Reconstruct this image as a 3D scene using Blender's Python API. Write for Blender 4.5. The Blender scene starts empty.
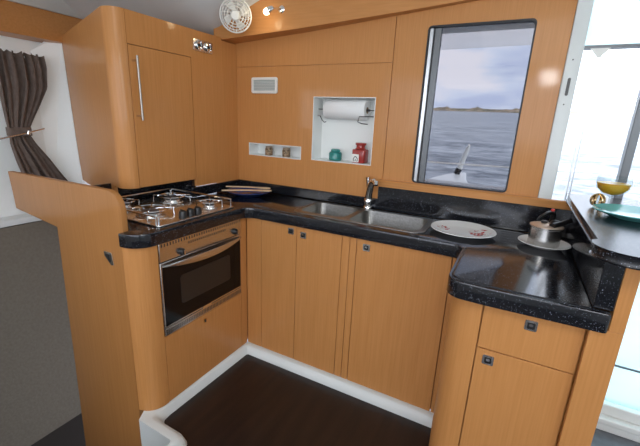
import bpy, bmesh, math, random
from mathutils import Vector, Matrix
random.seed(4)
SC = bpy.context.scene
COL = SC.collection
PI = math.pi

# ------------------------------------------------------------------ camera
cd = bpy.data.cameras.new('camera')
cam = bpy.data.objects.new('camera', cd); COL.objects.link(cam)
cd.sensor_fit = 'HORIZONTAL'; cd.sensor_width = 36.0; cd.lens = 368.56 / 640 * 36.0
cd.clip_start = 0.02; cd.clip_end = 6000
rr_, uu_, bb_ = (0.8810636, 0.4710586, 0.0427868), (-0.1631783, 0.2178044, 0.9622547), (0.4439592, -0.8547894, 0.2687661)
cam.matrix_world = Matrix(((rr_[0], uu_[0], bb_[0], 1.6364), (rr_[1], uu_[1], bb_[1], -1.9326),
                           (rr_[2], uu_[2], bb_[2], 1.3631), (0, 0, 0, 1)))
SC.camera = cam
# ------------------------------------------------------------------ world, lights, exposure
w = bpy.data.worlds.new('sky'); SC.world = w; w.use_nodes = True
nt = w.node_tree; nt.nodes.clear()
out = nt.nodes.new('ShaderNodeOutputWorld'); bg = nt.nodes.new('ShaderNodeBackground')
tc = nt.nodes.new('ShaderNodeTexCoord'); mp = nt.nodes.new('ShaderNodeMapping'); no = nt.nodes.new('ShaderNodeTexNoise')
cr = nt.nodes.new('ShaderNodeValToRGB')
mp.inputs['Scale'].default_value = (2.5, 2.5, 9.0); no.inputs['Scale'].default_value = 2.2; no.inputs['Detail'].default_value = 6
cr.color_ramp.elements[0].position = .36; cr.color_ramp.elements[0].color = (.55, .62, .82, 1)
cr.color_ramp.elements[1].position = .60; cr.color_ramp.elements[1].color = (.92, .90, .95, 1)
e = cr.color_ramp.elements.new(.47); e.color = (.70, .77, .92, 1)
L = nt.links.new
L(tc.outputs['Generated'], mp.inputs['Vector']); L(mp.outputs[0], no.inputs['Vector']); L(no.outputs['Fac'], cr.inputs[0])
L(cr.outputs[0], bg.inputs['Color']); bg.inputs['Strength'].default_value = 3.6; L(bg.outputs[0], out.inputs['Surface'])


def area(name, loc, target, sx, sy, power, color):
    ld = bpy.data.lights.new(name, 'AREA'); ld.shape = 'RECTANGLE'; ld.size = sx; ld.size_y = sy; ld.energy = power; ld.color = color
    o = bpy.data.objects.new(name, ld); COL.objects.link(o); o.location = loc
    o.rotation_euler = (Vector(target) - Vector(loc)).to_track_quat('-Z', 'Y').to_euler()
    return o


area('saloon_window_daylight', (1.3, -3.45, 1.55), (0.9, 0, .9), 2.3, .7, 11, (.93, .97, 1.0))
area('left_fill_light', (-.9, -2.7, 1.5), (-.1, -.6, 1.35), .8, .5, 5, (.97, .98, 1.0))  # added fill lamp, brightens the cabinet side and back wall
area('ceiling_fill_light', (1.5, -2.35, 2.22), (0.9, -.4, .5), .8, .6, 6.5, (1.0, .95, .88))  # supplemental fill added under the closed ceiling, no opening there
sd = bpy.data.lights.new('sun', 'SUN'); sd.energy = 6; sd.angle = .03; sd.color = (1, .97, .92)
so = bpy.data.objects.new('sun', sd); COL.objects.link(so); so.rotation_euler = Vector((1, -.22, .75)).to_track_quat('Z', 'Y').to_euler()
area('camera_flash', (1.76, -1.97, 1.80), (.9, -.4, 1.0), .14, .12, 3.0, (1, 1, 1))
area('side_fill_light', (2.95, -2.1, 1.55), (-1.1, -.6, 1.4), 1.6, .6, 20, (.94, .97, 1.0))  # fill added in front of the solid right wall to lift the left hull
SC.view_settings.view_transform = 'Standard'; SC.view_settings.look = 'None'
SC.view_settings.exposure = 0.0; SC.view_settings.gamma = 1.0; SC.view_settings.use_curve_mapping = False


# ------------------------------------------------------------------ materials
def mat(name, col, rough=.5, metal=0.0, coat=0.0, alpha_trans=0.0, emit=None, es=0.0, ior=1.5):
    m = bpy.data.materials.new(name); m.use_nodes = True
    b = m.node_tree.nodes['Principled BSDF']
    b.inputs['Base Color'].default_value = (*col, 1); b.inputs['Roughness'].default_value = rough
    b.inputs['Metallic'].default_value = metal; b.inputs['Coat Weight'].default_value = coat
    b.inputs['Coat Roughness'].default_value = .12
    b.inputs['Transmission Weight'].default_value = alpha_trans; b.inputs['IOR'].default_value = ior
    if emit: b.inputs['Emission Color'].default_value = (*emit, 1); b.inputs['Emission Strength'].default_value = es
    return m


def nodes(m): return m.node_tree.nodes, m.node_tree.links, m.node_tree.nodes['Principled BSDF']


def noise_mat(name, stops, scale, nscale, rough, detail=5, coat=0.0, metal=0.0, bump=0.0, mixfine=None):
    m = mat(name, stops[0][1], rough, metal, coat); N, K, B = nodes(m)
    t = N.new('ShaderNodeTexCoord'); p = N.new('ShaderNodeMapping'); n = N.new('ShaderNodeTexNoise'); r = N.new('ShaderNodeValToRGB')
    p.inputs['Scale'].default_value = scale; n.inputs['Scale'].default_value = nscale; n.inputs['Detail'].default_value = detail
    K.new(t.outputs['Object'], p.inputs[0]); K.new(p.outputs[0], n.inputs['Vector']); K.new(n.outputs['Fac'], r.inputs[0])
    el = r.color_ramp.elements
    el[0].position, el[0].color = stops[0][0], (*stops[0][1], 1); el[1].position, el[1].color = stops[-1][0], (*stops[-1][1], 1)
    for q, c in stops[1:-1]: x = el.new(q); x.color = (*c, 1)
    K.new(r.outputs[0], B.inputs['Base Color'])
    if bump:
        bp = N.new('ShaderNodeBump'); bp.inputs['Strength'].default_value = bump; bp.inputs['Distance'].default_value = .01
        K.new(n.outputs['Fac'], bp.inputs['Height']); K.new(bp.outputs[0], B.inputs['Normal'])
    return m


W_A, W_B, W_C = (.515, .222, .064), (.55, .243, .074), (.58, .262, .084)
wood = noise_mat('beech_veneer_vertical', [(.3, W_A), (.5, W_B), (.7, W_C)], (70, 70, 2.0), 2.2, .34, 6, coat=.12)
wood_h = noise_mat('beech_veneer_lengthwise', [(.3, W_A), (.5, W_B), (.7, W_C)], (1.7, 40, 46), 2.2, .34, 6, coat=.12)
wood_dark = noise_mat('beech_edge', [(.3, (.36, .16, .06)), (.7, (.44, .21, .085))], (10, 10, 10), 3, .5)
wood_fin = noise_mat('beech_veneer_partition', [(.3, (.40, .172, .048)), (.5, (.425, .186, .054)), (.7, (.45, .20, .061))], (60, 60, 1.5), 1.5, .36, 6, coat=.2)
white = noise_mat('white_gelcoat', [(.3, (.68, .71, .70)), (.7, (.74, .77, .76))], (1, 1, 1), 3, .35)
white_soft = noise_mat('white_lining', [(.3, (.90, .93, .92)), (.7, (.93, .95, .94))], (1, 1, 1), 2.5, .75)
ceil_m = noise_mat('grey_headliner', [(.3, (.64, .67, .68)), (.7, (.72, .75, .76))], (1, 1, 1), 1.7, .7)
white_pl = mat('white_plastic', (.82, .82, .78), .3)
white_nic = mat('white_laminate', (.84, .86, .84), .4)
grey_fab = noise_mat('grey_brown_upholstery', [(.3, (.155, .135, .105)), (.7, (.185, .162, .128))], (1, 1, 1), 60, .95, bump=.15)
grey_floor = noise_mat('grey_deck_floor', [(.3, (.15, .16, .18)), (.7, (.19, .20, .225))], (1, 1, 1), 30, .7)
curt_m = noise_mat('brown_curtain_cloth', [(.3, (.12, .088, .074)), (.7, (.165, .125, .105))], (1, 1, 1), 40, .95)
steel = noise_mat('brushed_steel', [(.3, (.55, .54, .52)), (.7, (.68, .67, .65))], (3, 60, 60), 2, .27, metal=1.0)
steel_d = noise_mat('brushed_steel_sink', [(.3, (.25, .245, .23)), (.7, (.33, .325, .31))], (60, 3, 60), 2, .36, metal=1.0)
chrome = mat('chrome', (.85, .85, .86), .07, 1.0)
chrome_s = mat('satin_chrome', (.72, .70, .68), .25, 1.0)
black = mat('black_plastic', (.015, .015, .016), .35)
blackm = mat('matt_black_sole', (.02, .015, .012), .9)  # even black of the lower saloon sole
gasket = mat('black_rubber', (.012, .012, .014), .5)
ovenglass = mat('oven_black_glass', (.004, .004, .005), .10, 0, 0)
ovenglass.node_tree.nodes['Principled BSDF'].inputs['Specular IOR Level'].default_value = .25
alu = mat('anodised_aluminium', (.62, .64, .66), .3, .8)
alu_d = mat('grey_aluminium', (.16, .17, .18), .4, .5)
iron = mat('cast_burner_cap', (.10, .10, .105), .35, .6)
bamboo = noise_mat('pale_server_wood', [(.3, (.78, .60, .38)), (.7, (.86, .70, .48))], (6, 40, 6), 4, .5)
blue = mat('dark_blue_glaze', (.02, .055, .20), .12, 0, .5)
teal = mat('teal_glass', (.13, .46, .45), .1, 0, .6)
teal_j = mat('teal_glaze', (.015, .22, .20), .3, 0, .3)
red_j = mat('red_tin', (.33, .022, .016), .3, 0, .3)
brownj = noise_mat('brown_spice', [(.4, (.10, .06, .035)), (.5, (.45, .33, .2)), (.6, (.2, .12, .07))], (1, 1, 1), 70, .4)
gold = mat('brass_ornament', (.75, .55, .28), .2, 1.0)
juice = mat('orange_juice', (.78, .42, .03), .25)
juice.node_tree.nodes['Principled BSDF'].inputs['Subsurface Weight'].default_value = .3
lid_m = mat('lid_painted_reflection', (.68, .52, .40), .3, .6)  # tan reflection of the beech painted into the steel lid's colour
bulb_m = mat('lit_bulb', (1, .9, .7), .4, emit=(1.0, .80, .45), es=9.0)
paper = mat('paper_towel', (.86, .87, .87), .85)
redm = mat('red_button', (.6, .03, .02), .4)
far_land = noise_mat('far_shore', [(.4, (.16, .15, .10)), (.6, (.34, .26, .18))], (.02, .02, .1), 1.2, .9)


def make_floor_mat():
    m = mat('dark_walnut_floor', (.03, .012, .008), .42, 0, .15); N, K, B = nodes(m)
    t = N.new('ShaderNodeTexCoord'); p = N.new('ShaderNodeMapping'); n = N.new('ShaderNodeTexNoise'); r = N.new('ShaderNodeValToRGB')
    p.inputs['Scale'].default_value = (9, 1.2, 1); n.inputs['Scale'].default_value = 2.4; n.inputs['Detail'].default_value = 7
    K.new(t.outputs['Object'], p.inputs[0]); K.new(p.outputs[0], n.inputs['Vector']); K.new(n.outputs['Fac'], r.inputs[0])
    e = r.color_ramp.elements; e[0].position = .32; e[0].color = (.006, .003, .0027, 1); e[1].position = .72; e[1].color = (.022, .010, .007, 1)
    K.new(r.outputs[0], B.inputs['Base Color'])
    return m


floor_m = make_floor_mat()
for m_ in (wood, wood_h, wood_fin):
    B_ = m_.node_tree.nodes['Principled BSDF']; B_.inputs['Roughness'].default_value = .5; B_.inputs['Specular IOR Level'].default_value = .3
    B_.inputs['Coat Weight'].default_value = .28; B_.inputs['Coat Roughness'].default_value = .09


def make_granite():
    m = mat('black_speckled_stone', (.01, .01, .012), .13, 0, .2); N, K, B = nodes(m)
    t = N.new('ShaderNodeTexCoord'); v = N.new('ShaderNodeTexVoronoi'); v.inputs['Scale'].default_value = 230
    r = N.new('ShaderNodeValToRGB'); e = r.color_ramp.elements
    e[0].position = .14; e[0].color = (.30, .33, .40, 1); e[1].position = .27; e[1].color = (.0085, .009, .012, 1)
    w_ = N.new('ShaderNodeTexNoise'); w_.inputs['Scale'].default_value = 150
    mx = N.new('ShaderNodeMix'); mx.data_type = 'RGBA'
    r2 = N.new('ShaderNodeValToRGB'); r2.color_ramp.elements[0].position = .48; r2.color_ramp.elements[1].position = .60
    K.new(t.outputs['Object'], v.inputs['Vector']); K.new(v.outputs['Distance'], r.inputs[0])
    K.new(t.outputs['Object'], w_.inputs['Vector']); K.new(w_.outputs['Fac'], r2.inputs[0])
    K.new(r2.outputs[0], mx.inputs[0]); mx.inputs[6].default_value = (.0085, .009, .012, 1)
    K.new(r.outputs[0], mx.inputs[7]); K.new(mx.outputs[2], B.inputs['Base Color'])
    return m


granite = make_granite()
bar_m = make_granite(); bar_m.name = 'satin_speckled_stone'; bar_m.node_tree.nodes['Principled BSDF'].inputs['Roughness'].default_value = .26; bar_m.node_tree.nodes['Principled BSDF'].inputs['Coat Weight'].default_value = 0


def glass_mat(name, tint, rough=0.0, refl=.04):
    m = bpy.data.materials.new(name); m.use_nodes = True; N = m.node_tree.nodes; K = m.node_tree.links; N.clear()
    o = N.new('ShaderNodeOutputMaterial'); t = N.new('ShaderNodeBsdfTransparent'); g = N.new('ShaderNodeBsdfGlossy'); x = N.new('ShaderNodeMixShader')
    f = N.new('ShaderNodeMath'); f.operation = 'MULTIPLY_ADD'; lw = N.new('ShaderNodeLayerWeight'); lw.inputs['Blend'].default_value = .5
    pw = N.new('ShaderNodeMath'); pw.operation = 'POWER'; pw.inputs[1].default_value = 5.0; K.new(lw.outputs['Facing'], pw.inputs[0])
    K.new(pw.outputs[0], f.inputs[0]); f.inputs[1].default_value = refl * 8; f.inputs[2].default_value = refl
    t.inputs[0].default_value = (*tint, 1); g.inputs['Roughness'].default_value = rough
    K.new(f.outputs[0], x.inputs[0]); K.new(t.outputs[0], x.inputs[1]); K.new(g.outputs[0], x.inputs[2]); K.new(x.outputs[0], o.inputs[0])
    return m


tinted = glass_mat('tinted_window_glass', (.45, .455, .475), refl=.006)
clear = glass_mat('clear_glass', (.97, .99, .99))
cleardr = glass_mat('clear_drinking_glass', (.80, .84, .84))


def frosted():
    m = bpy.data.materials.new('pale_translucent_panel'); m.use_nodes = True; N = m.node_tree.nodes; K = m.node_tree.links; N.clear()
    o = N.new('ShaderNodeOutputMaterial'); t = N.new('ShaderNodeBsdfTranslucent'); d = N.new('ShaderNodeBsdfTransparent'); x = N.new('ShaderNodeMixShader')
    t.inputs[0].default_value = (.80, .95, .93, 1); d.inputs[0].default_value = (.8, .95, .95, 1); x.inputs[0].default_value = .5
    K.new(t.outputs[0], x.inputs[1]); K.new(d.outputs[0], x.inputs[2]); K.new(x.outputs[0], o.inputs[0]); return m


frost = frosted()
canopy = frosted(); canopy.name = 'thin_white_moulding'
for n_ in canopy.node_tree.nodes:
    if n_.type == 'BSDF_TRANSLUCENT': n_.inputs[0].default_value = (.97, .97, .97, 1)
    if n_.type == 'MIX_SHADER': n_.inputs[0].default_value = .30
    if n_.type == 'BSDF_TRANSPARENT': tr_ = n_
dfn = canopy.node_tree.nodes.new('ShaderNodeBsdfDiffuse'); dfn.inputs[0].default_value = (.8, .8, .8, 1)
canopy.node_tree.links.new(dfn.outputs[0], [n_ for n_ in canopy.node_tree.nodes if n_.type == 'MIX_SHADER'][0].inputs[2])


def sea_mat():
    m = mat('sea_water', (.20, .24, .27), .40); N, K, B = nodes(m); B.inputs['Specular IOR Level'].default_value = .22
    t = N.new('ShaderNodeTexCoord'); p = N.new('ShaderNodeMapping'); p.inputs['Scale'].default_value = (1.0, 1.7, 1)
    n = N.new('ShaderNodeTexNoise'); n.inputs['Scale'].default_value = 1.3; n.inputs['Detail'].default_value = 10; n.inputs['Roughness'].default_value = .62
    n2 = N.new('ShaderNodeTexNoise'); n2.inputs['Scale'].default_value = .16; n2.inputs['Detail'].default_value = 8; n2.inputs['Roughness'].default_value = .7
    ad = N.new('ShaderNodeMix'); ad.data_type = 'FLOAT'; ad.inputs[0].default_value = .5
    K.new(p.outputs[0], n2.inputs['Vector']); K.new(n.outputs['Fac'], ad.inputs[2]); K.new(n2.outputs['Fac'], ad.inputs[3])
    r = N.new('ShaderNodeValToRGB'); e = r.color_ramp.elements
    e[0].position = .42; e[0].color = (.10, .12, .145, 1); e[1].position = .60; e[1].color = (.46, .50, .53, 1)
    b = N.new('ShaderNodeBump'); b.inputs['Strength'].default_value = .5; b.inputs['Distance'].default_value = .5
    K.new(t.outputs['Object'], p.inputs[0]); K.new(p.outputs[0], n.inputs['Vector']); K.new(ad.outputs[0], r.inputs[0])
    K.new(r.outputs[0], B.inputs['Base Color']); K.new(ad.outputs[0], b.inputs['Height']); K.new(b.outputs[0], B.inputs['Normal'])
    return m


sea_m = sea_mat()


def plate_mat():
    # white glaze with a red sprig pattern near the right rim and a small one at the left rim
    m = mat('white_glaze_red_pattern', (.8, .8, .79), .12, 0, .4); N, K, B = nodes(m)
    t = N.new('ShaderNodeTexCoord'); n = N.new('ShaderNodeTexNoise'); n.inputs['Scale'].default_value = 42; n.inputs['Detail'].default_value = 3
    n.inputs['Distortion'].default_value = 1.2
    K.new(t.outputs['Object'], n.inputs['Vector'])
    g = N.new('ShaderNodeMath'); g.operation = 'GREATER_THAN'; g.inputs[1].default_value = .545; K.new(n.outputs['Fac'], g.inputs[0])
    def blob(cx, cy, rad):
        s = N.new('ShaderNodeVectorMath'); s.operation = 'DISTANCE'; s.inputs[1].default_value = (cx, cy, .012); K.new(t.outputs['Object'], s.inputs[0])
        l = N.new('ShaderNodeMath'); l.operation = 'LESS_THAN'; l.inputs[1].default_value = rad; K.new(s.outputs['Value'], l.inputs[0]); return l
    a, b = blob(.072, .012, .052), blob(-.085, .005, .030)
    mx = N.new('ShaderNodeMath'); mx.operation = 'MAXIMUM'; K.new(a.outputs[0], mx.inputs[0]); K.new(b.outputs[0], mx.inputs[1])
    mu = N.new('ShaderNodeMath'); mu.operation = 'MULTIPLY'; K.new(mx.outputs[0], mu.inputs[0]); K.new(g.outputs[0], mu.inputs[1])
    c = N.new('ShaderNodeMix'); c.data_type = 'RGBA'; c.inputs[6].default_value = (.90, .90, .88, 1); c.inputs[7].default_value = (.55, .06, .05, 1)
    K.new(mu.outputs[0], c.inputs[0]); K.new(c.outputs[2], B.inputs['Base Color'])
    return m


plate_m = plate_mat()
plain_white = mat('white_glaze', (.90, .89, .86), .15, 0, .4)


# ------------------------------------------------------------------ mesh building helpers
class MB:
    def __init__(s): s.v = []; s.f = []; s.mi = []; s.cur = 0

    def add(s, vs, fs):
        o = len(s.v); s.v += [tuple(v) for v in vs]
        for f in fs: s.f.append([i + o for i in f]); s.mi.append(s.cur)

    def box(s, x0, x1, y0, y1, z0, z1):
        vs = [(x, y, z) for z in (z0, z1) for y in (y0, y1) for x in (x0, x1)]
        s.add(vs, [(0, 2, 3, 1), (4, 5, 7, 6), (0, 1, 5, 4), (2, 6, 7, 3), (0, 4, 6, 2), (1, 3, 7, 5)]); return s

    def loft(s, loops, cap=(True, True), close=False):
        n = len(loops[0]); vs = [p for l in loops for p in l]; fs = []
        m = len(loops)
        for k in range(m if close else m - 1):
            a, b = k * n, ((k + 1) % m) * n
            for i in range(n): j = (i + 1) % n; fs.append((a + i, a + j, b + j, b + i))
        if not close:
            if cap[0]: fs.append(tuple(reversed(range(n))))
            if cap[1]: fs.append(tuple(range((m - 1) * n, m * n)))
        s.add(vs, fs); return s

    def slab(s, poly, z0, z1, bev=0.0, X=None):
        """extruded outline (ccw) with rounded top and bottom edge; X maps (u,v,w) to world"""
        def ins(d):
            n = len(poly); r = []
            for i in range(n):
                a, b, c = Vector(poly[i - 1]), Vector(poly[i]), Vector(poly[(i + 1) % n])
                e1, e2 = (b - a).normalized(), (c - b).normalized()
                n1, n2 = Vector((-e1.y, e1.x)), Vector((-e2.y, e2.x)); q = n1 + n2
                k = q.dot(n1); q = q / k if abs(k) > .2 else n1
                r.append(b + q * d)
            return r
        if bev: L_ = [(ins(bev), z0), (ins(bev * .3), z0 + bev * .3), (ins(0), z0 + bev), (ins(0), z1 - bev), (ins(bev * .3), z1 - bev * .3), (ins(bev), z1)]
        else: L_ = [(ins(0), z0), (ins(0), z1)]
        f = X or (lambda u, v, w_: (u, v, w_))
        s.loft([[f(p[0], p[1], z) for p in pl] for pl, z in L_]); return s

    def lathe(s, prof, c=(0, 0, 0), n=32, M=None, cap=(False, False)):
        loops = []
        for r, z in prof:
            l = []
            for i in range(n):
                a = 2 * PI * i / n; p = Vector((r * math.cos(a), r * math.sin(a), z))
                if M: p = M @ p
                l.append(p + Vector(c))
            loops.append(l)
        s.loft(loops, cap); return s

    def tube(s, pts, r, n=10, closed=False):
        P = [Vector(p) for p in pts]; loops = []; m = len(P); up = None
        for i in range(m):
            if closed: t = P[(i + 1) % m] - P[i - 1]
            else: t = P[min(i + 1, m - 1)] - P[max(i - 1, 0)]
            t.normalize()
            if up is None: up = t.orthogonal().normalized()
            up = (up - t * up.dot(t)).normalized(); sd = t.cross(up)
            rad = r[i] if isinstance(r, (list, tuple)) else r
            loops.append([P[i] + (up * math.cos(2 * PI * k / n) + sd * math.sin(2 * PI * k / n)) * rad for k in range(n)])
        s.loft(loops, close=closed); return s

    def ell(s, c, rx, ry, rz, n=16, m=10):
        return s.loft([[(c[0] + rx * math.sin(PI * j / m) * math.cos(2 * PI * i / n), c[1] + ry * math.sin(PI * j / m) * math.sin(2 * PI * i / n),
                         c[2] - rz * math.cos(PI * j / m)) for i in range(n)] for j in [.15] + list(range(1, m)) + [m - .15]])

    def build(s, name, m, parent=None, bevel=0.0, smooth=True, angle=35, origin=None, seg=2):
        me = bpy.data.meshes.new(name)
        off = Vector((0, 0, 0))
        if parent is not None:
            off = parent['_o'] if False else OR[parent.name]
        if origin is not None: off = Vector(origin)
        me.from_pydata([Vector(v) - off for v in s.v], [], s.f)
        ms = m if isinstance(m, (list, tuple)) else [m]
        for q in ms: me.materials.append(q)
        if len(ms) > 1:
            for p, k in zip(me.polygons, s.mi): p.material_index = k
        b = bmesh.new(); b.from_mesh(me); bmesh.ops.recalc_face_normals(b, faces=b.faces); b.to_mesh(me); b.free()
        if smooth:
            for p in me.polygons: p.use_smooth = True
            me.set_sharp_from_angle(angle=math.radians(angle))
        o = bpy.data.objects.new(name, me); COL.objects.link(o)
        OR[o.name] = off
        if parent is not None:
            o.parent = parent; o.location = (0, 0, 0) if origin is None else off - OR[parent.name]
        elif origin is not None: o.location = off
        if bevel:
            md = o.modifiers.new('edge', 'BEVEL'); md.width = bevel; md.segments = seg; md.limit_method = 'ANGLE'; md.angle_limit = math.radians(40)
            md.harden_normals = False
        return o


OR = {}


def tag(o, label=None, cat=None, group=None, kind=None):
    if label: o['label'] = label
    if cat: o['category'] = cat
    if group: o['group'] = group
    if kind: o['kind'] = kind
    return o


def struct(o): o['kind'] = 'structure'; return o


def empty(name, loc, label, cat, group=None):
    o = bpy.data.objects.new(name, None); COL.objects.link(o); o.location = loc; o.empty_display_size = .05
    OR[o.name] = Vector(loc); tag(o, label, cat, group); return o


def cut(o, cutter):
    """subtract a mesh volume from o for good"""
    me = bpy.data.meshes.new('tmp'); me.from_pydata([Vector(v) - OR[o.name] for v in cutter.v], [], cutter.f)
    b = bmesh.new(); b.from_mesh(me); bmesh.ops.recalc_face_normals(b, faces=b.faces); b.to_mesh(me); b.free()
    c = bpy.data.objects.new('tmp', me); COL.objects.link(c)
    if o.parent: c.parent = o.parent
    c.location = o.location
    md = o.modifiers.new('b', 'BOOLEAN'); md.operation = 'DIFFERENCE'; md.object = c; md.solver = 'EXACT'
    bpy.context.view_layer.update(); dg = bpy.context.evaluated_depsgraph_get()
    new = bpy.data.meshes.new_from_object(o.evaluated_get(dg)); old = o.data
    o.modifiers.clear(); o.data = new; new.name = old.name + '_cut'
    for p in new.polygons: p.use_smooth = True
    new.set_sharp_from_angle(angle=math.radians(35))
    bpy.data.objects.remove(c); bpy.data.meshes.remove(me)


def rrect(x0, x1, y0, y1, r, n=5):
    P = []
    for cx, cy, a0 in ((x1 - r, y0 + r, -90), (x1 - r, y1 - r, 0), (x0 + r, y1 - r, 90), (x0 + r, y0 + r, 180)):
        for k in range(n + 1):
            a = math.radians(a0 + 90 * k / n); P.append((cx + r * math.cos(a), cy + r * math.sin(a)))
    return P


def arc(cx, cy, r, a0, a1, n=8):
    return [(cx + r * math.cos(math.radians(a0 + (a1 - a0) * k / n)), cy + r * math.sin(math.radians(a0 + (a1 - a0) * k / n))) for k in range(n + 1)]


XZ = lambda yy: (lambda u, v, w_: (u, yy + w_, v))      # outline in x,z extruded along y
YZ = lambda xx: (lambda u, v, w_: (xx + w_, u, v))      # outline in y,z extruded along x

# ------------------------------------------------------------------ SETTING
# galley sole and the white moulded rim round it
fl = [(.412, -.425), (.403, -.434), (.394, -.98)] + arc(.424, -1.002, .028, 180, 270, 5)[1:] + [(.55, -1.04)] + arc(.55, -1.09, .05, 80, 0, 4) + [(.60, -4.0), (3.0, -4.0), (3.0, -.75), (1.50, -.75), (1.50, -.425)]
fl = list(reversed(fl))
struct(MB().slab(fl, -.03, 0).build('floor', floor_m))
rim_in = [(1.52, -.425), (.412, -.425), (.403, -.434), (.394, -.98)] + arc(.424, -1.002, .028, 180, 270, 5)[1:] + [(.55, -1.04)] + arc(.55, -1.09, .05, 80, 0, 4) + [(.60, -4.0)]
b = MB()
m_ = len(rim_in)
# inner cove face from the sole up to the rim top, rim top outwards
outp = [(1.52, -.412), (.401, -.412), (.392, -.421), (.380, -.985)] + arc(.412, -1.020, .036, 180, 270, 5)[1:] + [(.55, -1.058)] + arc(.552, -1.088, .03, 80, 0, 4) + [(.575, -4.0)]
out2 = [(1.52, -.38), (.38, -.38), (.36, -.44), (.30, -.985)] + [(.318 + .007 * k, -1.056 - .012 * k) for k in range(5)] + [(.55, -1.108)] + [(.552 + .002 * k, -1.11 - .002 * k) for k in range(5)] + [(.565, -4.0)]
n_ = min(len(rim_in), len(outp), len(out2))
loops = [[(x, y, -.03) for x, y in rim_in[:n_]], [(x, y, 0.0) for x, y in rim_in[:n_]], [(x, y, .042) for x, y in outp[:n_]],
         [(x * .6 + x2 * .4, y * .6 + y2 * .4, .05) for (x, y), (x2, y2) in zip(outp, out2)], [(x, y, .05) for x, y in out2[:n_]], [(x, y, -.90) for x, y in out2[:n_]]]
vs = [p for l in loops for p in l]; fs = []
for k in range(len(loops) - 1):
    for i in range(n_ - 1):
        fs.append((k * n_ + i, k * n_ + i + 1, (k + 1) * n_ + i + 1, (k + 1) * n_ + i))
b2 = MB(); b2.add(vs, fs)
struct(b2.build('trim_1', white, angle=50))
# lower saloon sole (left) and cockpit sole (right)
struct(MB().box(-1.3, .565, -4.0, .16, -.93, -.90).build('floor', blackm))
struct(MB().box(1.975, 3.1, -.75, .16, -.03, .0).build('floor', grey_floor))

# back wall: veneer over a thick core with niches, window opening and panel joints cut in
wb = struct(MB().slab([(-.2, .0), (1.745, .0), (1.745, 2.2), (-.2, 2.2)], 0, .16, 0, X=XZ(0)).build('wall_back', [wood, white_nic]))
for q in ((.556, .931, 1.133, 1.49, .115), (.09, .483, 1.127, 1.205, .10)):
    cut(wb, MB().box(q[0], q[1], -.05, q[4], q[2], q[3]))
cut(wb, MB().slab(rrect(1.165, 1.615, 1.07, 1.812, .018), -.1, .3, X=XZ(0)))
cut(wb, MB().box(-.1, 1.005, -.01, .008, 1.6545, 1.6585)); cut(wb, MB().box(1.003, 1.007, -.01, .008, .95, 1.9))
for p in wb.data.polygons:
    c = p.center; p.material_index = 0
# white liners of the niches
def liner(x0, x1, z0, z1, d, par):
    t = .004; b = MB()
    b.box(x0, x1, d - t, d, z0, z1); b.box(x0, x0 + t, -.001, d - t, z0, z1); b.box(x1 - t, x1, -.001, d - t, z0, z1)
    b.box(x0 + t, x1 - t, -.001, d - t, z0, z0 + t); b.box(x0 + t, x1 - t, -.001, d - t, z1 - t, z1)
    return b.build('niche_lining', white_nic, par)
liner(.556, .931, 1.133, 1.49, .115, wb); liner(.09, .483, 1.127, 1.205, .10, wb)
struct(MB().box(1.746, 1.974, .001, .018, 0, 1.066).build('wall_back_return', white))
struct(MB().box(1.168, 1.612, .032, .159, 1.0702, 1.0735).build('window_1_reveal', white)); struct(MB().box(1.168, 1.612, .032, .159, 1.8085, 1.8118).build('window_1_reveal', white))
# wooden ledge under the window
struct(MB().slab([(-.028, 1.03), (0, 1.03), (0, 1.066), (-.022, 1.066), (-.028, 1.060)], .992, 1.884, .0015, X=lambda u, v, w_: (w_, u, v)).build('trim_2', wood_h))
# beam and fascia over the wall, stepping up with the coachroof
def beamloop(x, yo, z): return [(x, 0.0, z), (x, yo, z), (x, yo, z + .03), (x, yo - .0, z + .5), (x, 0.0, z + .5)]
struct(MB().loft([beamloop(-.055, -.135, 1.787), beamloop(.0, -.13, 1.792), beamloop(.5, -.09, 1.826), beamloop(1.02, -.05, 1.87), beamloop(1.42, -.03, 1.905), beamloop(2.2, -.01, 1.96)]).build('trim_3', wood_h))
# coachroof lining
def zc(x, y):
    cl = lambda v, a, b: max(a, min(b, v))
    return 1.845 + .46 * cl(x + .02, -.05, .62) + .40 * cl(-.10 - y, 0, .45) + .02 * cl(-x, 0, 1)
xs = [-1.35, -.9, -.5, -.3, -.1, -.02, .1, .25, .4, .6, .9, 1.4, 2.0, 3.1]; ys = [-3.6, -2.6, -1.8, -1.2, -.8, -.55, -.4, -.25, -.10, .0, .16]
b = MB(); nx, ny = len(xs), len(ys)
vv = [(x, y, zc(x, y)) for y in ys for x in xs] + [(x, y, zc(x, y) + .05) for y in ys for x in xs]
ff = []
for j in range(ny - 1):
    for i in range(nx - 1):
        a = j * nx + i; ff += [(a, a + 1, a + nx + 1, a + nx), (a + nx * ny, a + nx + nx * ny, a + nx + 1 + nx * ny, a + 1 + nx * ny)]
b.add(vv, ff); struct(b.build('ceiling', ceil_m, angle=60))
# hull side: white lining, ledge, grey padded lower lining, window reveal
struct(MB().box(-1.25, -1.12, -3.6, .16, .66, 2.35).build('wall_left', white_soft))
b = MB(); b.add([(-1.119, -.30, 1.80), (-1.119, -.30, .68), (-.925, -.50, .68), (-1.033, -.459, 1.80), (-1.119, -.60, 1.70), (-1.119, -.60, .68), (-1.119, -.60, 1.80), (-1.033, -.50, 1.80)],
                [(0, 1, 2, 3), (3, 2, 5, 4), (3, 4, 7)])
struct(b.build('trim_4', white_soft, smooth=False))
struct(MB().slab([(-1.119, -3.6), (-1.012, -3.6), (-1.012, -.468), (-1.119, -.43)], .66, .70, .008).build('window_1_sill', white)).name = 'trim_5'
struct(MB().box(-1.25, -1.02, -3.6, .16, -.90, .655).build('wall_left_lower', grey_fab)).name = 'wall_left_lining'
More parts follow.
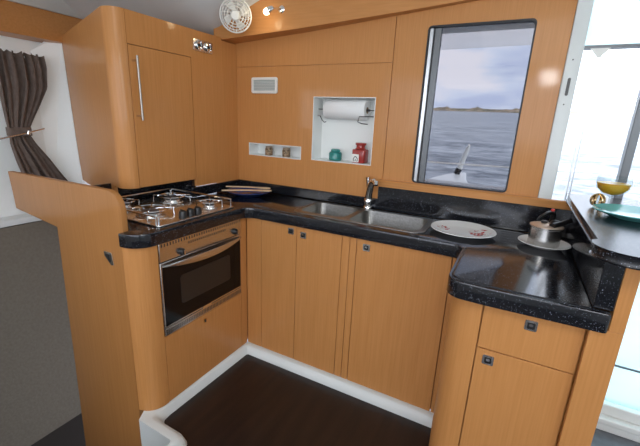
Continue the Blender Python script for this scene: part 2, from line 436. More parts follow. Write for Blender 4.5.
# wood fascia along the hull side and the white strip above
struct(MB().slab([(-1.115, 1.755), (-.995, 1.762), (-.995, 1.925), (-1.115, 1.925)], -3.6, -.12, .002, X=lambda u, v, w_: (u, w_, v)).build('trim_6', wood_h))
struct(MB().slab([(-1.115, 1.926), (-.985, 1.926), (-.90, 2.02), (-1.115, 2.02)], -3.6, -.12, .004, X=lambda u, v, w_: (u, w_, v)).build('trim_7', white))

# window over the sink
wn = struct(MB().slab(rrect(1.164, 1.616, 1.069, 1.813, .02), -.003, .03, X=XZ(0)).build('window_1', gasket))
cut(wn, MB().slab(rrect(1.171, 1.609, 1.075, 1.805, .016), -.1, .3, X=XZ(0)))
MB().box(1.172, 1.190, .004, .03, 1.075, 1.803).build('window_frame', alu, wn, .002)
MB().box(1.190, 1.197, .010, .028, 1.075, 1.803).build('window_seal', gasket, wn)
MB().box(1.197, 1.226, .006, .028, 1.075, 1.803).build('window_frame', alu_d, wn, .002)
MB().box(1.226, 1.609, .016, .020, 1.075, 1.805).build('window_pane', tinted, wn)

# sliding cockpit door right of the wall
post = struct(MB().slab([(1.746, .02), (1.800, .02), (1.800, 2.2), (1.746, 2.2)], -.012, .14, .004, X=XZ(0)).build('trim_8', white))
MB().slab(rrect(1.766, 1.777, 1.505, 1.575, .005), -.015, -.0122, .0, X=XZ(0)).build('lock_plate', black, post)
for z_ in (1.47, 1.645): MB().slab([(1.770 + .003 * math.cos(k * PI / 4), z_ + .003 * math.sin(k * PI / 4)) for k in range(8)], -.0135, -.0122, X=XZ(0)).build('screw', black, post)
dr = struct(MB().box(1.801, 3.0, .030, .060, .13, .95).build('door_1', frost, bevel=.003))
MB().box(1.801, 3.0, .022, .030, .325, .332).build('panel_joint', alu_d, dr)
MB().box(1.801, 3.0, .040, .046, .95, 1.69).build('door_glass', clear, dr)
MB().box(1.801, 3.0, .020, .060, 1.690, 1.702).build('door_rail', alu_d, dr)
MB().box(1.852, 1.857, .026, .060, .95, 1.69).build('door_stile', alu, dr)
MB().box(1.865, 1.869, .026, .060, .95, 1.69).build('door_stile', alu, dr)
MB().slab([(1.825, 1.69), (1.855, 1.655), (1.862, 1.655), (1.893, 1.69)], .02, .028, X=XZ(0)).build('door_bracket', white_pl, dr)
MB().box(1.848, 1.851, .02, .028, 1.60, 1.655).build('door_hanger', alu, dr); MB().box(1.870, 1.873, .02, .028, 1.60, 1.655).build('door_hanger', alu, dr)
MB().box(1.801, 3.0, .040, .046, 1.702, 2.1).build('transom_panel', frost, dr)
MB().box(2.022, 2.052, .010, .060, .95, 1.69).build('door_post', alu_d, dr, .003)
b = MB(); b.box(1.975, 3.0, -.02, .06, 0, .045); b.box(1.975, 3.0, -.035, .06, .045, .075); b.box(1.975, 3.0, .0, .06, .075, .13)
struct(b.build('baseboard_back', mat('bright_white_moulding', (.90, .91, .89), .3), bevel=.006))
# rest of the saloon behind the camera
struct(MB().box(3.05, 3.15, -3.6, .16, 0, 2.4).build('wall_right', white_soft))
b = MB(); b.box(-1.25, 3.15, -3.72, -3.6, -.90, 1.05); b.box(-1.25, 3.15, -3.72, -3.6, 2.0, 2.5); b.box(-1.25, -.3, -3.72, -3.6, 1.05, 2.0); b.box(2.9, 3.15, -3.72, -3.6, 1.05, 2.0)
struct(b.build('wall_rear', white_soft))

# ------------------------------------------------------------------ OUTSIDE
AX, AY, Z0 = -.0029311, .03746704, -1.15
# the boat sits slightly down by the bow: the water plane is tilted against the boat's own level
b = MB(); ring = [0, 3, 8, 20, 60, 200, 700, 2400]; seg = 40; vs = [(1.6, 2.0, Z0)]; fs = []
for r in ring[1:]:
    for k in range(seg):
        a = PI * 2 * k / seg; x = 1.6 + r * math.cos(a); y = 2 + r * math.sin(a); vs.append((x, y, Z0 + AX * (x - 1.6) + AY * (y - 2)))
for k in range(seg): fs.append((0, 1 + k, 1 + (k + 1) % seg))
for j in range(len(ring) - 2):
    for k in range(seg):
        a = 1 + j * seg; fs.append((a + k, a + (k + 1) % seg, a + seg + (k + 1) % seg, a + seg + k))
b.add(vs, fs); struct(b.build('sea', sea_m, smooth=False))
tagland = MB(); top = []; N_ = 420
for k in range(N_ + 1):
    x = -420 + 560 * k / N_; y = 1150 + 30 * math.sin(k * .06); zb = Z0 + AX * x + AY * y
    clump = max(0, math.sin(k * .09) + .5 * math.sin(k * .23 + 1)) * random.uniform(.2, 1)
    h = 7.0 + 5.5 * clump + random.uniform(0, 1.6)
    top.append([(x, y - 25, zb - 2), (x, y - 8, zb + h * .55), (x, y, zb + h), (x, y + 40, zb - 2)])
tagland.loft(top); struct(tagland.build('shore', far_land, angle=20))
# side deck with its curved coaming edge, roof overhang
deck = MB().slab([(.3, .17), (1.64, .17), (1.62, 1.0), (1.35, 1.08), (1.27, 1.5), (1.215, 1.96), (1.13, 1.88), (1.06, 1.65), (1.01, 1.35), (.98, 1.05), (.3, .9)], .60, .93, .015).build('side_deck', white)
struct(deck)
struct(MB().slab([(.3, .17), (1.78, .17), (1.78, .72), (1.62, 1.05), (.3, 1.12)], 1.895, 1.95, .015).build('roof_overhang', canopy))
t = empty('deck_rail', (1.2, 1.0, .93), 'thin steel guard rail along the side deck outside the window', 'rail')
MB().tube([(.5, .98, 1.086), (1.0, 1.0, 1.088), (1.5, 1.02, 1.095), (2.2, 1.04, 1.11)], .0045, 8).build('rail_wire', white_pl, t)
MB().tube([(.85, .99, .931), (.85, .99, 1.087)], .009, 8).build('rail_post', chrome_s, t)
t = empty('fender_pole', (1.17, 1.72, .93), 'white tube leaning on the side deck, seen through the window over the sink', 'pole')
MB().tube([(1.172, 1.72, .985), (1.20, 1.72, 1.09), (1.225, 1.72, 1.185)], [.027, .024, .018], 14).build('tube', white, t)
MB().tube([(1.155, 1.72, .932), (1.172, 1.72, .985)], [.028, .028], 14).build('base_cap', black, t)
MB().ell((1.228, 1.72, 1.195), .012, .012, .014).build('tip', white_pl, t)


# ------------------------------------------------------------------ small repeated fittings
def latch(par, kind, p, label=None, s=.017, name='latch'):
    """square push latch; kind gives facing: 'y' faces -y, 'x' faces +x"""
    f = XZ(p[1]) if kind == 'y' else (lambda u, v, w_: (p[0] - w_, u, v))
    cu = p[0] if kind == 'y' else p[1]
    a = MB().slab(rrect(cu - s, cu + s, p[2] - s, p[2] + s, .004, 3), -.004, 0, X=f).build(name, chrome_s, par)
    MB().slab(rrect(cu - s * .62, cu + s * .62, p[2] - s * .62, p[2] + s * .62, .003, 3), -.006, -.004, X=f).build('push_button', black, a)
    MB().slab(rrect(cu - s * .35, cu + s * .3, p[2] - s * .1, p[2] + s * .35, .002, 3), -.0075, -.006, X=f).build('catch', chrome, a)
    return a


# ------------------------------------------------------------------ CABINETS
# overhead tall cabinet on the left
t = empty('wall_cabinet', (-.1, -.4, .998), 'large beech cabinet with rounded corner above the gas hob', 'cabinet')
body = [(-.018, -.002), (-.018, -.747), (-.0602, -.747), (-.0809, -.8035), (-1.03, -.458), (-1.03, -.05)]
# body: straight front recess, doors and frames in front of it
low = [(-.95, -.4875) if p == (-1.03, -.458) else ((-.95, -.05) if p == (-1.03, -.05) else p) for p in body]
bd = MB().loft([[(x, y, .998) for x, y in low], [(x, y, 1.80) for x, y in body]]).build('body', wood, t)
MB().slab(list(reversed(arc(-.06, -.7475, .06, 0, -110, 10) + [(-.06, -.7475)])), .998, 1.80).build('corner_post', wood, t)
MB().loft([[(x, y, z) for x, y in ((e_, -.8035 + (-.0809 - e_) * .364), (-.16, -.7735), (-.16, -.757), (e_, -.787 + (-.0809 - e_) * .364))] for z, e_ in ((.905, -.935), (.9975, -.948))]).build('side_panel', wood, t)
MB().slab([(-.7455, 1.660), (-.372, 1.660), (-.372, .957), (-.0015, .957), (-.0015, 1.785), (-.136, 1.785), (-.136, 1.80), (-.7455, 1.80)], -.0175, 0, X=YZ(0)).build('front_frame', wood, t)
d = MB().box(-.0175, .0015, -.7435, -.3755, 1.000, 1.6565).build('door', wood, t, .001)
h = MB().tube([(.038, -.725, 1.325), (.038, -.728, 1.61)], .005, 12).build('handle', mat('dull_nickel', (.38, .36, .33), .42, 1.0), d)
for z in (1.345, 1.59): MB().tube([(.0, -.727, z), (.038, -.7275, z)], .005, 10).build('handle_post', chrome_s, h)
# twin socket on its front
t = empty('wall_socket', (0, -.285, 1.727), 'chrome twin socket near the top right of the cabinet over the hob', 'socket')
MB().slab(rrect(-.355, -.213, 1.697, 1.757, .006), 0.0005, .006, .001, X=YZ(0)).build('face_plate', chrome_s, t)
for y in (-.318, -.249):
    M_ = Matrix.Rotation(PI / 2, 4, 'Y'); MB().lathe([(.012, .0), (.0255, .0), (.0255, .010), (.020, .012), (.017, .004), (.0, .004)], (.006, y, 1.727), 24, M_).build('socket_ring', chrome, t)
    MB().lathe([(.0, .004), (.008, .004), (.007, .010), (0, .010)], (.006, y, 1.727), 12, M_).build('socket_pin', black, t)

# oven cabinet with the rounded corner post
t = empty('oven_cabinet', (.2, -.7, .05), 'beech base cabinet with rounded corner holding the oven', 'cabinet')
MB().box(-.2, .355, -.955, -.02, .051, .395).build('body', wood, t)
b = MB(); b.box(-.2, .355, -.42, -.02, .396, .841); b.build('side_body', wood, t)
MB().slab([(.297, -1.065)] + arc(.290, -.980, .085, -85, 0, 10) + [(.375, -.9625), (.20, -.9625), (.20, -1.028), (.297, -1.028)], .051, .841).build('corner_post', wood, t)
d = MB().box(.356, .375, -.959, -.4385, .052, .394).build('door', wood, t, .001)
a = MB().slab(rrect(-.728, -.712, .352, .374, .003), 0, .004, X=YZ(.375)).build('latch', gold, d); 
MB().box(.379, .383, -.723, -.717, .356, .370).build('catch', black, a)
MB().box(.356, .375, -.4345, -.388, .052, .841).build('filler', wood, t, .001)

# oven
t = empty('oven', (.37, -.7, .398), 'built-in steel oven with black glass door under the hob', 'oven')
MB().box(-.1, .366, -.955, -.440, .400, .838).build('body', black, t)
MB().box(.366, .379, -.9585, -.439, .752, .838).build('control_panel', steel, t, .002)
b = MB()
for k in range(34):
    y = -.948 + k * .0152; b.box(.379, .3794, y, y + .0055, .818, .832)
for k in range(20):
    y = -.80 + k * .0125; b.box(.379, .3794, y, y + .005, .796, .808)
tag(b.build('vent_slots', black, t), 'dark vent slots along the control panel')
def oknob(y, z, r):
    M_ = Matrix.Rotation(PI / 2, 4, 'Y')
    k = MB().lathe([(0, 0), (r, 0), (r * .95, .010), (r * .7, .014), (r * .62, .022), (0, .023)], (.379, y, z), 20, M_).build('knob', black, t)
    MB().box(.398, .404, y - .003, y + .003, z - r * .6, z + r * .6).build('pointer', chrome, k)
oknob(-.845, .772, .0165); oknob(-.488, .776, .0165)
dd = MB().box(.366, .378, -.9585, -.439, .437, .748).build('door', chrome_s, t, .003)
MB().box(.3781, .3805, -.950, -.446, .447, .728).build('door_glass', ovenglass, dd, .001)
MB().slab(rrect(-.86, -.53, .52, .66, .015), 0, .0012, X=YZ(.3805)).build('inner_window', mat('oven_inner_glass', (.018, .016, .015), .3), dd)
# bowed handle: deep in the middle, thin at both ends
loops = []
for k in range(17):
    s = k / 16; y = -.953 + s * .509; bow = math.sin(PI * s); zt = .738 + .004 * bow; zb = zt - .008 - .026 * bow; x = .381 + .030 * bow ** .7
    loops.append([(x, y, zb), (x + .007, y, zb + .002), (x + .008, y, (zb + zt) / 2), (x + .004, y, zt), (x - .002, y, zt), (x - .002, y, zb)])
MB().loft(loops).build('handle', steel, dd, angle=60)
MB().box(.366, .378, -.9585, -.439, .400, .434).build('bottom_grille', chrome_s, t, .001)
b = MB()
for k in range(48):
    y = -.950 + k * .0106; b.box(.378, .3785, y, y + .005, .405, .428)
b.build('grille_slots', black, t)
MB().slab(rrect(-.735, -.675, .436, .447, .002), 0, .003, X=YZ(.3785)).build('badge', chrome, t)

# sink base cabinets
t = empty('sink_cabinet', (.7, -.2, .05), 'beech base cabinet with two narrow doors left under the sink', 'cabinet')
MB().box(.377, .996, -.365, -.01, .051, .738).build('body', wood, t)
MB().box(.377, .996, -.365, -.345, .7385, .841).build('top_rail', wood_dark, t)
MB().box(.3765, .4755, -.385, -.366, .052, .841).build('filler', wood, t, .001)
d = MB().box(.478, .699, -.385, -.366, .052, .841).build('door', wood, t, .001); latch(d, 'y', (.668, -.385, .806))
d = MB().box(.7015, .955, -.385, -.366, .052, .841).build('door', wood, t, .001); latch(d, 'y', (.742, -.385, .797))
MB().box(.9575, .996, -.385, -.366, .052, .841).build('filler', wood, t, .001)
t = empty('sink_cabinet', (1.25, -.2, .05), 'beech base cabinet with one wide door under the right sink bowl', 'cabinet')
MB().box(.9985, 1.505, -.365, -.01, .051, .738).build('body', wood, t)
MB().box(.9985, 1.505, -.365, -.345, .7385, .841).build('top_rail', wood_dark, t)
MB().box(.9985, 1.031, -.385, -.366, .052, .841).build('filler', wood, t, .001)
d = MB().box(1.034, 1.463, -.385, -.366, .052, .841).build('door', wood, t, .001); latch(d, 'y', (1.083, -.385, .800))
MB().box(1.467, 1.505, -.385, -.366, .052, .841).build('filler', wood, t, .001)

# peninsula cabinet
t = empty('peninsula_cabinet', (1.7, -.5, .0), 'beech base cabinet with drawer over door at the near right', 'cabinet')
MB().box(1.60, 1.898, -.718, -.01, .001, .841).build('body', wood, t)
MB().slab(arc(1.590, -.660, .080, 180, 270, 10) + [(1.616, -.740), (1.616, -.7185), (1.5985, -.7185), (1.5985, -.39), (1.510, -.39)], .001, .841).build('corner_post', wood, t)
dw = MB().box(1.620, 1.8885, -.740, -.719, .669, .841).build('drawer', wood, t, .001); latch(dw, 'y', (1.755, -.740, .790))
d = MB().box(1.620, 1.8885, -.740, -.719, .03, .6655).build('door', wood, t, .001); latch(d, 'y', (1.658, -.740, .632))
# half bulkhead carrying the bar
t = empty('half_bulkhead', (1.93, -.4, 0), 'narrow beech bulkhead carrying the raised bar', 'partition')
MB().slab([(1.931, -.745), (1.966, -.745), (1.966, -.003), (1.931, -.003)], .001, 1.068, .0).build('core', wood, t)
MB().box(1.8915, 1.966, -.765, -.7455, .001, .841).build('front_panel', wood, t, .001)
MB().box(1.9315, 1.966, -.765, -.7455, .8412, 1.068).build('front_panel', wood, t, .001)
MB().box(1.8995, 1.9305, -.7445, -.003, .001, .841).build('side_panel', wood, t)

# partition fin with its cut-out and rounded top corner
t = empty('partition_panel', (0, -1.04, -.90), 'tall beech end panel with rounded top corner beside the hob', 'partition')
fin = [(-.258, -.899), (.266, -.899), (.284, .80), (.297, .90), (.297, .985)] + arc(.222, .985, .075, 0, 90, 9)[1:] + [(-.555, 1.056), (-.538, .872), (-.184, .836)]
MB().slab(fin, 0, .026, .003, X=XZ(-1.055)).build('panel', wood_fin, t)
a = MB().slab([(.165, .795), (.163, .775), (.205, .738), (.223, .742), (.214, .795)], -.006, 0, .0015, X=XZ(-1.0555)).build('latch', chrome, t)
MB().slab([(.178, .786), (.178, .776), (.203, .752), (.206, .786)], -.010, -.006, X=XZ(-1.0555)).build('push_button', black, a)

# ------------------------------------------------------------------ WORKTOP
poly = [(-.22, -1.027), (.298, -1.027), (.298, -1.075)] + arc(.310, -.985, .09, -95, 0, 10)[1:] + arc(.46, -.47, .06, 180, 90, 6) \
    + arc(1.465, -.445, .035, 90, 0, 4) + arc(1.555, -.740, .055, 180, 270, 8) + [(1.62, -.798)] + arc(1.915, -.782, .010, 270, 360, 3) + [(1.925, -.7665), (1.8885, -.7665), (1.8885, -.002), (.001, -.002), (.001, -.42), (-.22, -.42)]
poly = [p for i, p in enumerate(poly) if (Vector(p) - Vector(poly[i - 1])).length > 1e-4]
t = empty('worktop', (.9, -.3, .842), 'glossy black speckled U-shaped galley worktop', 'worktop')
wt = MB().slab(poly, .842, .900, .004).build('counter', granite, t)
B1, B2 = (.668, .925, -.318, -.078), (.955, 1.298, -.345, -.078)
for q in (B1, B2): cut(wt, MB().slab(rrect(q[0] - .004, q[1] + .004, q[2] - .004, q[3] + .004, .045), .8, 1.0))
cut(wt, MB().box(-.105, .352, -.925, -.475, .80, 1.0))
for k in range(5):
    y = -.07 - k * .042; cut(wt, MB().slab(rrect(1.625, 1.74 if k in (2, 3) else 1.84, y - .005, y + .005, .004, 2), .8968, .93))
# raised lip along the peninsula edge
lip = []
for q in [(1.512, -.43), (1.512, -.738), (1.518, -.757), (1.535, -.775), (1.56, -.781), (1.88, -.781)]: lip.append((q[0], q[1], .9005))
MB().tube(lip, .004, 8).build('fiddle_lip', granite, t)
MB().box(.001, .989, -.014, -.001, .9005, .957).build('splashback', granite, t, .002)
MB().box(.0005, .016, -.42, -.0145, .9005, .9565).build('splashback', granite, t, .002)
MB().box(.990, 1.8843, -.016, -.001, .9005, 1.0295).build('splashback', granite, t, .002)
MB().box(1.8845, 1.9300, -.7665, -.001, .9005, 1.068).build('splashback', granite, t, .002)
MB().box(-.235, -.221, -1.02, -.405, .86, .9965).build('splashback', granite, t)
MB().box(-.22, -.019, -.42, -.360, .9005, .9965).build('splashback', granite, t)

# bar top
t = MB().slab(list(reversed([(1.858, -.002), (1.858, -.80)] + arc(1.915, -.835, .075, 160, 270, 10)[0:] + [(2.55, -.925), (2.55, -.002)])), 1.070, 1.100, .006).build('bar_top', bar_m)
tag(t, 'raised grey-black bar top at the right, beside the glass door', 'bar')

# ------------------------------------------------------------------ SINK, TAP
t = empty('double_sink', (.98, -.2, .9), 'stainless double-bowl sink set in the black worktop', 'sink')
fr = MB().slab(rrect(.642, 1.325, -.362, -.050, .055), .9003, .9035, .0012).build('rim', steel_d, t)
for q in (B1, B2): cut(fr, MB().slab(rrect(*q, .045), .8, 1.0))
for (x0, x1, y0, y1) in (B1, B2):
    L_ = []
    for d_, z, r in ((0, .9030, .045), (.001, .893, .045), (.012, .77, .042), (.02, .757, .036), (.035, .750, .03)):
        L_.append([(p[0], p[1], z) for p in rrect(x0 + d_, x1 - d_, y0 + d_, y1 - d_, r)])
    for d_, z, r in ((.038, .748, .03), (.0145, .755, .03), (.008, .768, .04), (-.003, .893, .045), (-.003, .8995, .045)):
        L_.append([(p[0], p[1], z) for p in rrect(x0 + d_ + .0 - .0015, x1 - d_ + .0015, y0 + d_ - .0015, y1 - d_ + .0015, r)])
    b = MB(); b.loft(L_[:5], cap=(False, True)); bw = b.build('bowl', steel_d, t, angle=50)
    MB().lathe([(0, .001), (.028, .001), (.032, .004), (.035, .001)], ((x0 + x1) / 2, (y0 + y1) / 2, .751), 24).build('drain', chrome, bw)
t = empty('sink_faucet', (.945, -.042, .9), 'chrome single-lever tap standing behind the double sink', 'faucet')
MB().lathe([(0, 0), (.026, 0), (.026, .008), (.022, .014), (.026, .030), (.025, .045), (.020, .055), (0, .056)], (.945, -.034, .9045), 24).build('base', chrome, t)
MB().tube([(.945, -.034, .955), (.949, -.036, 1.00), (.957, -.042, 1.035), (.970, -.052, 1.056), (.986, -.066, 1.062), (.997, -.080, 1.056), (1.000, -.086, 1.044)], [.020, .020, .019, .018, .017, .015, .013], 16).build('spout', chrome, t)
MB().tube([(.945, -.034, .955), (.940, -.022, 1.00), (.934, -.022, 1.045), (.930, -.027, 1.075)], [.016, .013, .012, .014], 12).build('lever', chrome, t)

# ------------------------------------------------------------------ HOB
t = empty('gas_hob', (.12, -.7, .9), 'stainless three-burner gas hob with wire fiddle rails', 'hob')
MB().slab(rrect(-.115, .365, -.940, -.465, .015), .9005, .908, .002).build('tray', steel, t)
MB().box(-.10, .347, -.92, -.48, .86, .9004).build('underpan', black, t)
rail = lambda pts, r=.004: MB().tube(pts, r, 8)
zt = .944
b = rail([(.358, -.932, .908), (.358, -.932, zt)]); b.build('rail_post', chrome, t)
b = rail([(.345, -.472, .908), (.345, -.472, zt), (.12, -.472, zt), (-.10, -.472, zt), (-.10, -.472, .908)]); b.build('fiddle_rail', chrome, t)
b = rail([(.345, -.934, .908), (.345, -.934, zt), (.12, -.934, zt), (-.10, -.934, zt), (-.10, -.934, .908)]); b.build('fiddle_rail', chrome, t)
b = rail([(-.106, -.925, .908), (-.106, -.925, zt), (-.106, -.70, zt), (-.106, -.48, zt), (-.106, -.48, .908)]); b.build('fiddle_rail', chrome, t)
def burner(x, y, r):
    m1 = MB().lathe([(r * 1.45, 0), (r * 1.4, .005), (r * 1.1, .004), (r * 1.05, .013), (r, .016), (0, .016)], (x, y, .9085), 28).build('burner', chrome_s, t)
    MB().lathe([(r * .82, 0), (r * .85, .006), (r * .7, .010), (0, .011)], (x, y, .9250), 28).build('burner_cap', iron, m1)
    g = MB()
    for k in range(4):
        a = PI / 4 + k * PI / 2; c_, s_ = math.cos(a), math.sin(a)
        g.tube([(x + c_ * r * 2.3, y + s_ * r * 2.3, .910), (x + c_ * r * 2.25, y + s_ * r * 2.25, .945), (x + c_ * r * .9, y + s_ * r * .9, .945), (x + c_ * r * .55, y + s_ * r * .55, .942)], .0032, 6)
    g.tube([(x + r * 1.7 * math.cos(2 * PI * k / 28), y + r * 1.7 * math.sin(2 * PI * k / 28), .941) for k in range(28)], .003, 6, True)
    g.build('pan_support', chrome, t)
burner(.195, -.845, .044); burner(-.030, -.820, .030); burner(.040, -.590, .040); burner(.290, -.570, .027)
for y in (-.775, -.73, -.685):
    k = MB().lathe([(0, 0), (.019, 0), (.018, .018), (.015, .028), (0, .029)], (.325, y, .9085), 20).build('knob', black, t)
    MB().box(.311, .339, y - .0025, y + .0025, .9375, .941).build('grip', black, k)
# pot clamp bars across the rails

# ------------------------------------------------------------------ THINGS ON THE WORKTOP
def plate(name, loc, R, m, label, cat, h=.02, group=None, parent=None, n=48):
    pr = [(0, 0), (R * .55, 0), (R * .60, .003), (R * .97, h - .002), (R, h), (R * .985, h + .002), (R * .93, h), (R * .62, .0075), (R * .55, .0055), (0, .005)]
    o = MB().lathe([(max(r, .0005), z + loc[2]) for r, z in pr], (loc[0], loc[1], 0), n).build(name, m, None, origin=loc)
    return tag(o, label, cat, group)
plate('dinner_plate', (1.470, -.212, .9008), .140, plate_m, 'large white plate with red sprig pattern right of the sink', 'plate', .018)
plate('shallow_bowl', (.222, -.168, .9008), .135, blue, 'dark blue dish in the back left corner of the worktop', 'dish', .030)
def server(p0, p1, label, z, w0=.010, w1=.026, bend=0):
    a, b_ = Vector(p0), Vector(p1); d_ = (b_ - a); ln = d_.length; d_.normalize(); nrm = Vector((-d_.y, d_.x))
    L_ = []
    for k in range(15):
        s = k / 14; c_ = a + d_ * ln * s
        w_ = w0 + (w1 - w0) * max(0, (s - .62) / .38) ** .8; w_ *= (1 if s < .93 else 1 - (s - .93) * 8); 
        if s < .05: w_ *= .7
        th = .005 if s < .6 else .004; zz = z - (.010 * (s - .5) if s > .5 else 0)
        L_.append([(c_.x + nrm.x * q * w_, c_.y + nrm.y * q * w_, zz + e_) for q, e_ in ((-1, .001), (-.7, 0), (.7, 0), (1, .001), (1, th - .001), (.7, th), (-.7, th), (-1, th - .001))])
    o = MB().loft(L_).build('salad_server', bamboo, None, origin=(a.x, a.y, z), angle=50)
    return tag(o, label, 'serving spoon')
server((.072, -.205), (.300, -.055), 'pale wooden salad server lying across the blue dish, the one nearer the wall', .9405, .012, .030)
server((.140, -.318), (.350, -.115), 'pale wooden salad server lying across the blue dish, the one nearer the worktop edge', .9405, .013, .032)

plate('saucer_plate', (1.787, -.222, .9008), .096, plain_white, 'white plate under the steel pot beside the bar', 'plate', .020)
t = empty('steel_pot', (1.785, -.215, .9065), 'small steel pot with black handles standing on a white plate', 'pot')
c_ = (1.785, -.215, .9075)
MB().lathe([(.001, 0), (.052, 0), (.058, .004), (.058, .072), (.061, .075), (.061, .079), (.055, .079), (.055, .006), (.001, .005)], c_, 40).build('body', steel, t)
ld = MB().lathe([(.0605, .0795), (.0605, .083), (.045, .088), (.02, .092), (.001, .093)], c_, 40).build('lid', lid_m, t)
MB().tube([(1.775, -.215, .998), (1.775, -.215, 1.008)], .012, 14).build('lid_knob', black, ld)
hd = MB().tube([(1.800, -.170, .990), (1.805, -.180, 1.018), (1.800, -.200, 1.040), (1.780, -.235, 1.046), (1.757, -.262, 1.032), (1.745, -.275, 1.018)], [.010, .010, .009, .008, .007, .005], 12).build('handle', black, t)
MB().ell((1.796, -.21, 1.054), .008, .008, .006).build('red_button', redm, hd)
MB().tube([(1.80, -.255, .998), (1.835, -.205, 1.002), (1.868, -.16, 1.010)], [.012, .011, .009], 12).build('handle', black, t)
MB().lathe([(.001, 0), (.017, 0), (.019, .010), (.012, .020), (.001, .022)], (1.815, -.19, .990), 18).build('valve', black, t)

# ------------------------------------------------------------------ THINGS ON THE BAR
plate('serving_plate', (1.999, -.440, 1.1008), .118, teal, 'round teal glass plate on the raised bar', 'plate', .022)
t = empty('stem_glass', (1.955, -.275, 1.1008), 'stem glass of orange juice on the bar behind the teal plate', 'glass')
c_ = (1.955, -.275, 1.1008)
MB().lathe([(.001, 0), (.032, 0), (.033, .002), (.008, .006), (.0045, .012), (.004, .036), (.008, .042), (.030, .050), (.048, .068), (.0525, .088), (.051, .112)], c_, 32).build('glass', cleardr, t)
MB().lathe([(.001, .0468), (.027, .0530), (.045, .0695), (.0495, .085), (.0495, .090), (.001, .090)], c_, 32).build('juice', juice, t)
t = empty('table_ornament', (1.918, -.292, 1.1008), 'small round brass and glass ornament left of the juice glass', 'ornament')
M_ = Matrix.Rotation(PI / 2, 4, 'X')
for ang in (0, 60, 120):
    R_ = Matrix.Rotation(math.radians(ang), 4, 'Z')
    MB().tube([tuple((Vector(c_) * 0 + Vector((1.918, -.292, 1.126))) + R_ @ Vector((.021 * math.cos(2 * PI * k / 20), 0, .0225 * math.sin(2 * PI * k / 20)))) for k in range(20)], .0035, 8, True).build('ring', gold, t)
MB().ell((1.918, -.292, 1.126), .013, .013, .015).build('glass_ball', cleardr, t)

# ------------------------------------------------------------------ NICHES, VENT
t = empty('air_vent', (.216, 0, 1.55), 'white framed ventilation grille on the back wall', 'vent')
b = MB().slab(rrect(.121, .311, 1.504, 1.596, .012), -.012, -.0005, .002, X=XZ(0)).build('frame', white_pl, t)
cut(b, MB().slab(rrect(.136, .296, 1.518, 1.582, .006), -.05, -.006, X=XZ(0)))
for k in range(7):
    z = 1.5215 + k * .0088; MB().slab([(-.010, z), (-.0065, z + .0062), (-.0062, z + .007), (-.011, z + .001)], .137, .295, X=lambda u, v, w_: (w_, u, v)).build('slat', mat('grey_slat', (.50, .55, .53), .5) if k == 0 else bpy.data.materials['grey_slat'], t)

t = empty('paper_towel_roll', (.735, .058, 1.42), 'white kitchen paper roll hanging in the white wall niche', 'paper roll')
M_ = Matrix.Rotation(PI / 2, 4, 'Y')
MB().lathe([(.018, 0), (.050, 0), (.052, .003), (.052, .247), (.050, .250), (.018, .250), (.018, 0)], (.615, .058, 1.425), 36, M_).build('paper', paper, t)
MB().lathe([(.0175, -.001), (.0165, -.001), (.0165, .251), (.0175, .251)], (.615, .058, 1.425), 20, M_).build('core', mat('cardboard', (.35, .25, .16), .8), t)
t = empty('towel_holder', (.735, .058, 1.40), 'thin black wire bracket holding the kitchen paper roll', 'holder')
MB().tube([(.560, .052, 1.387), (.585, .018, 1.387), (.605, -.001, 1.385), (.618, -.004, 1.365), (.634, -.004, 1.352), (.645, -.004, 1.356)], .0026, 8).build('left_arm', iron, t).name = 'arm'
MB().tube([(.926, .052, 1.392), (.905, .010, 1.392), (.845, -.004, 1.390), (.838, -.004, 1.362), (.862, -.004, 1.354), (.895, .0, 1.352)], .0026, 8).build('arm', iron, t)
MB().tube([(.599, .058, 1.425), (.880, .058, 1.425)], .006, 10).build('rod', iron, t)
MB().tube([(.5605, .058, 1.425), (.599, .058, 1.425)], .0026, 8).build('arm', iron, t); MB().tube([(.880, .058, 1.425), (.926, .058, 1.425)], .0026, 8).build('arm', iron, t)

t = empty('storage_jar', (.683, .062, 1.1372), 'squat teal lidded jar in the large white niche', 'jar')
c_ = (.683, .062, 1.1375)
MB().lathe([(.001, 0), (.034, 0), (.038, .005), (.039, .040), (.034, .048), (.001, .049)], c_, 28).build('body', teal_j, t)
MB().lathe([(.027, .0495), (.028, .052), (.027, .062), (.020, .066), (.001, .067)], c_, 28).build('lid', teal_j, t)
t = empty('storage_tin', (.84, .062, 1.1372), 'red tin with white label beside the teal jar', 'tin')
MB().slab(rrect(.800, .878, .028, .098, .012), 1.1375, 1.212, .004).build('body', red_j, t)
c_ = (.839, .063, 1.2125)
MB().lathe([(.034, 0), (.026, .006), (.024, .012), (.024, .022), (.030, .024), (.031, .036), (.001, .037)], c_, 28).build('neck', red_j, t)
lb = MB().slab(rrect(.804, .846, 1.142, 1.186, .003), -.0012, 0, X=XZ(.0278)).build('label', plain_white, t)
b = MB(); yl = .0262
b.tube([(.814, yl, 1.146), (.814, yl, 1.160), (.819, yl, 1.170), (.826, yl, 1.173), (.833, yl, 1.170), (.838, yl, 1.160), (.838, yl, 1.146)], .0022, 6); b.tube([(.820, yl, 1.146), (.826, yl, 1.158), (.832, yl, 1.146)], .0020, 6)
b.build('mark', black, lb)
def spice(x, label):
    t = empty('spice_jar', (x, .05, 1.1312), label, 'jar', 'spice jars in the narrow niche')
    c_ = (x, .050, 1.1314)
    MB().lathe([(.001, 0), (.024, 0), (.025, .003), (.025, .040), (.021, .044), (.001, .045)], c_, 24).build('body', brownj, t)
    MB().lathe([(.022, .0455), (.022, .055), (.001, .056)], c_, 24).build('lid', mat('spice_lid_%d' % (x * 100), (.30, .22, .15), .4), t).data.materials[0].name = 'tan_lid'
spice(.212, 'small brown-speckled jar in the narrow niche, left of its twin'); spice(.345, 'small brown-speckled jar in the narrow niche, nearer the large niche')

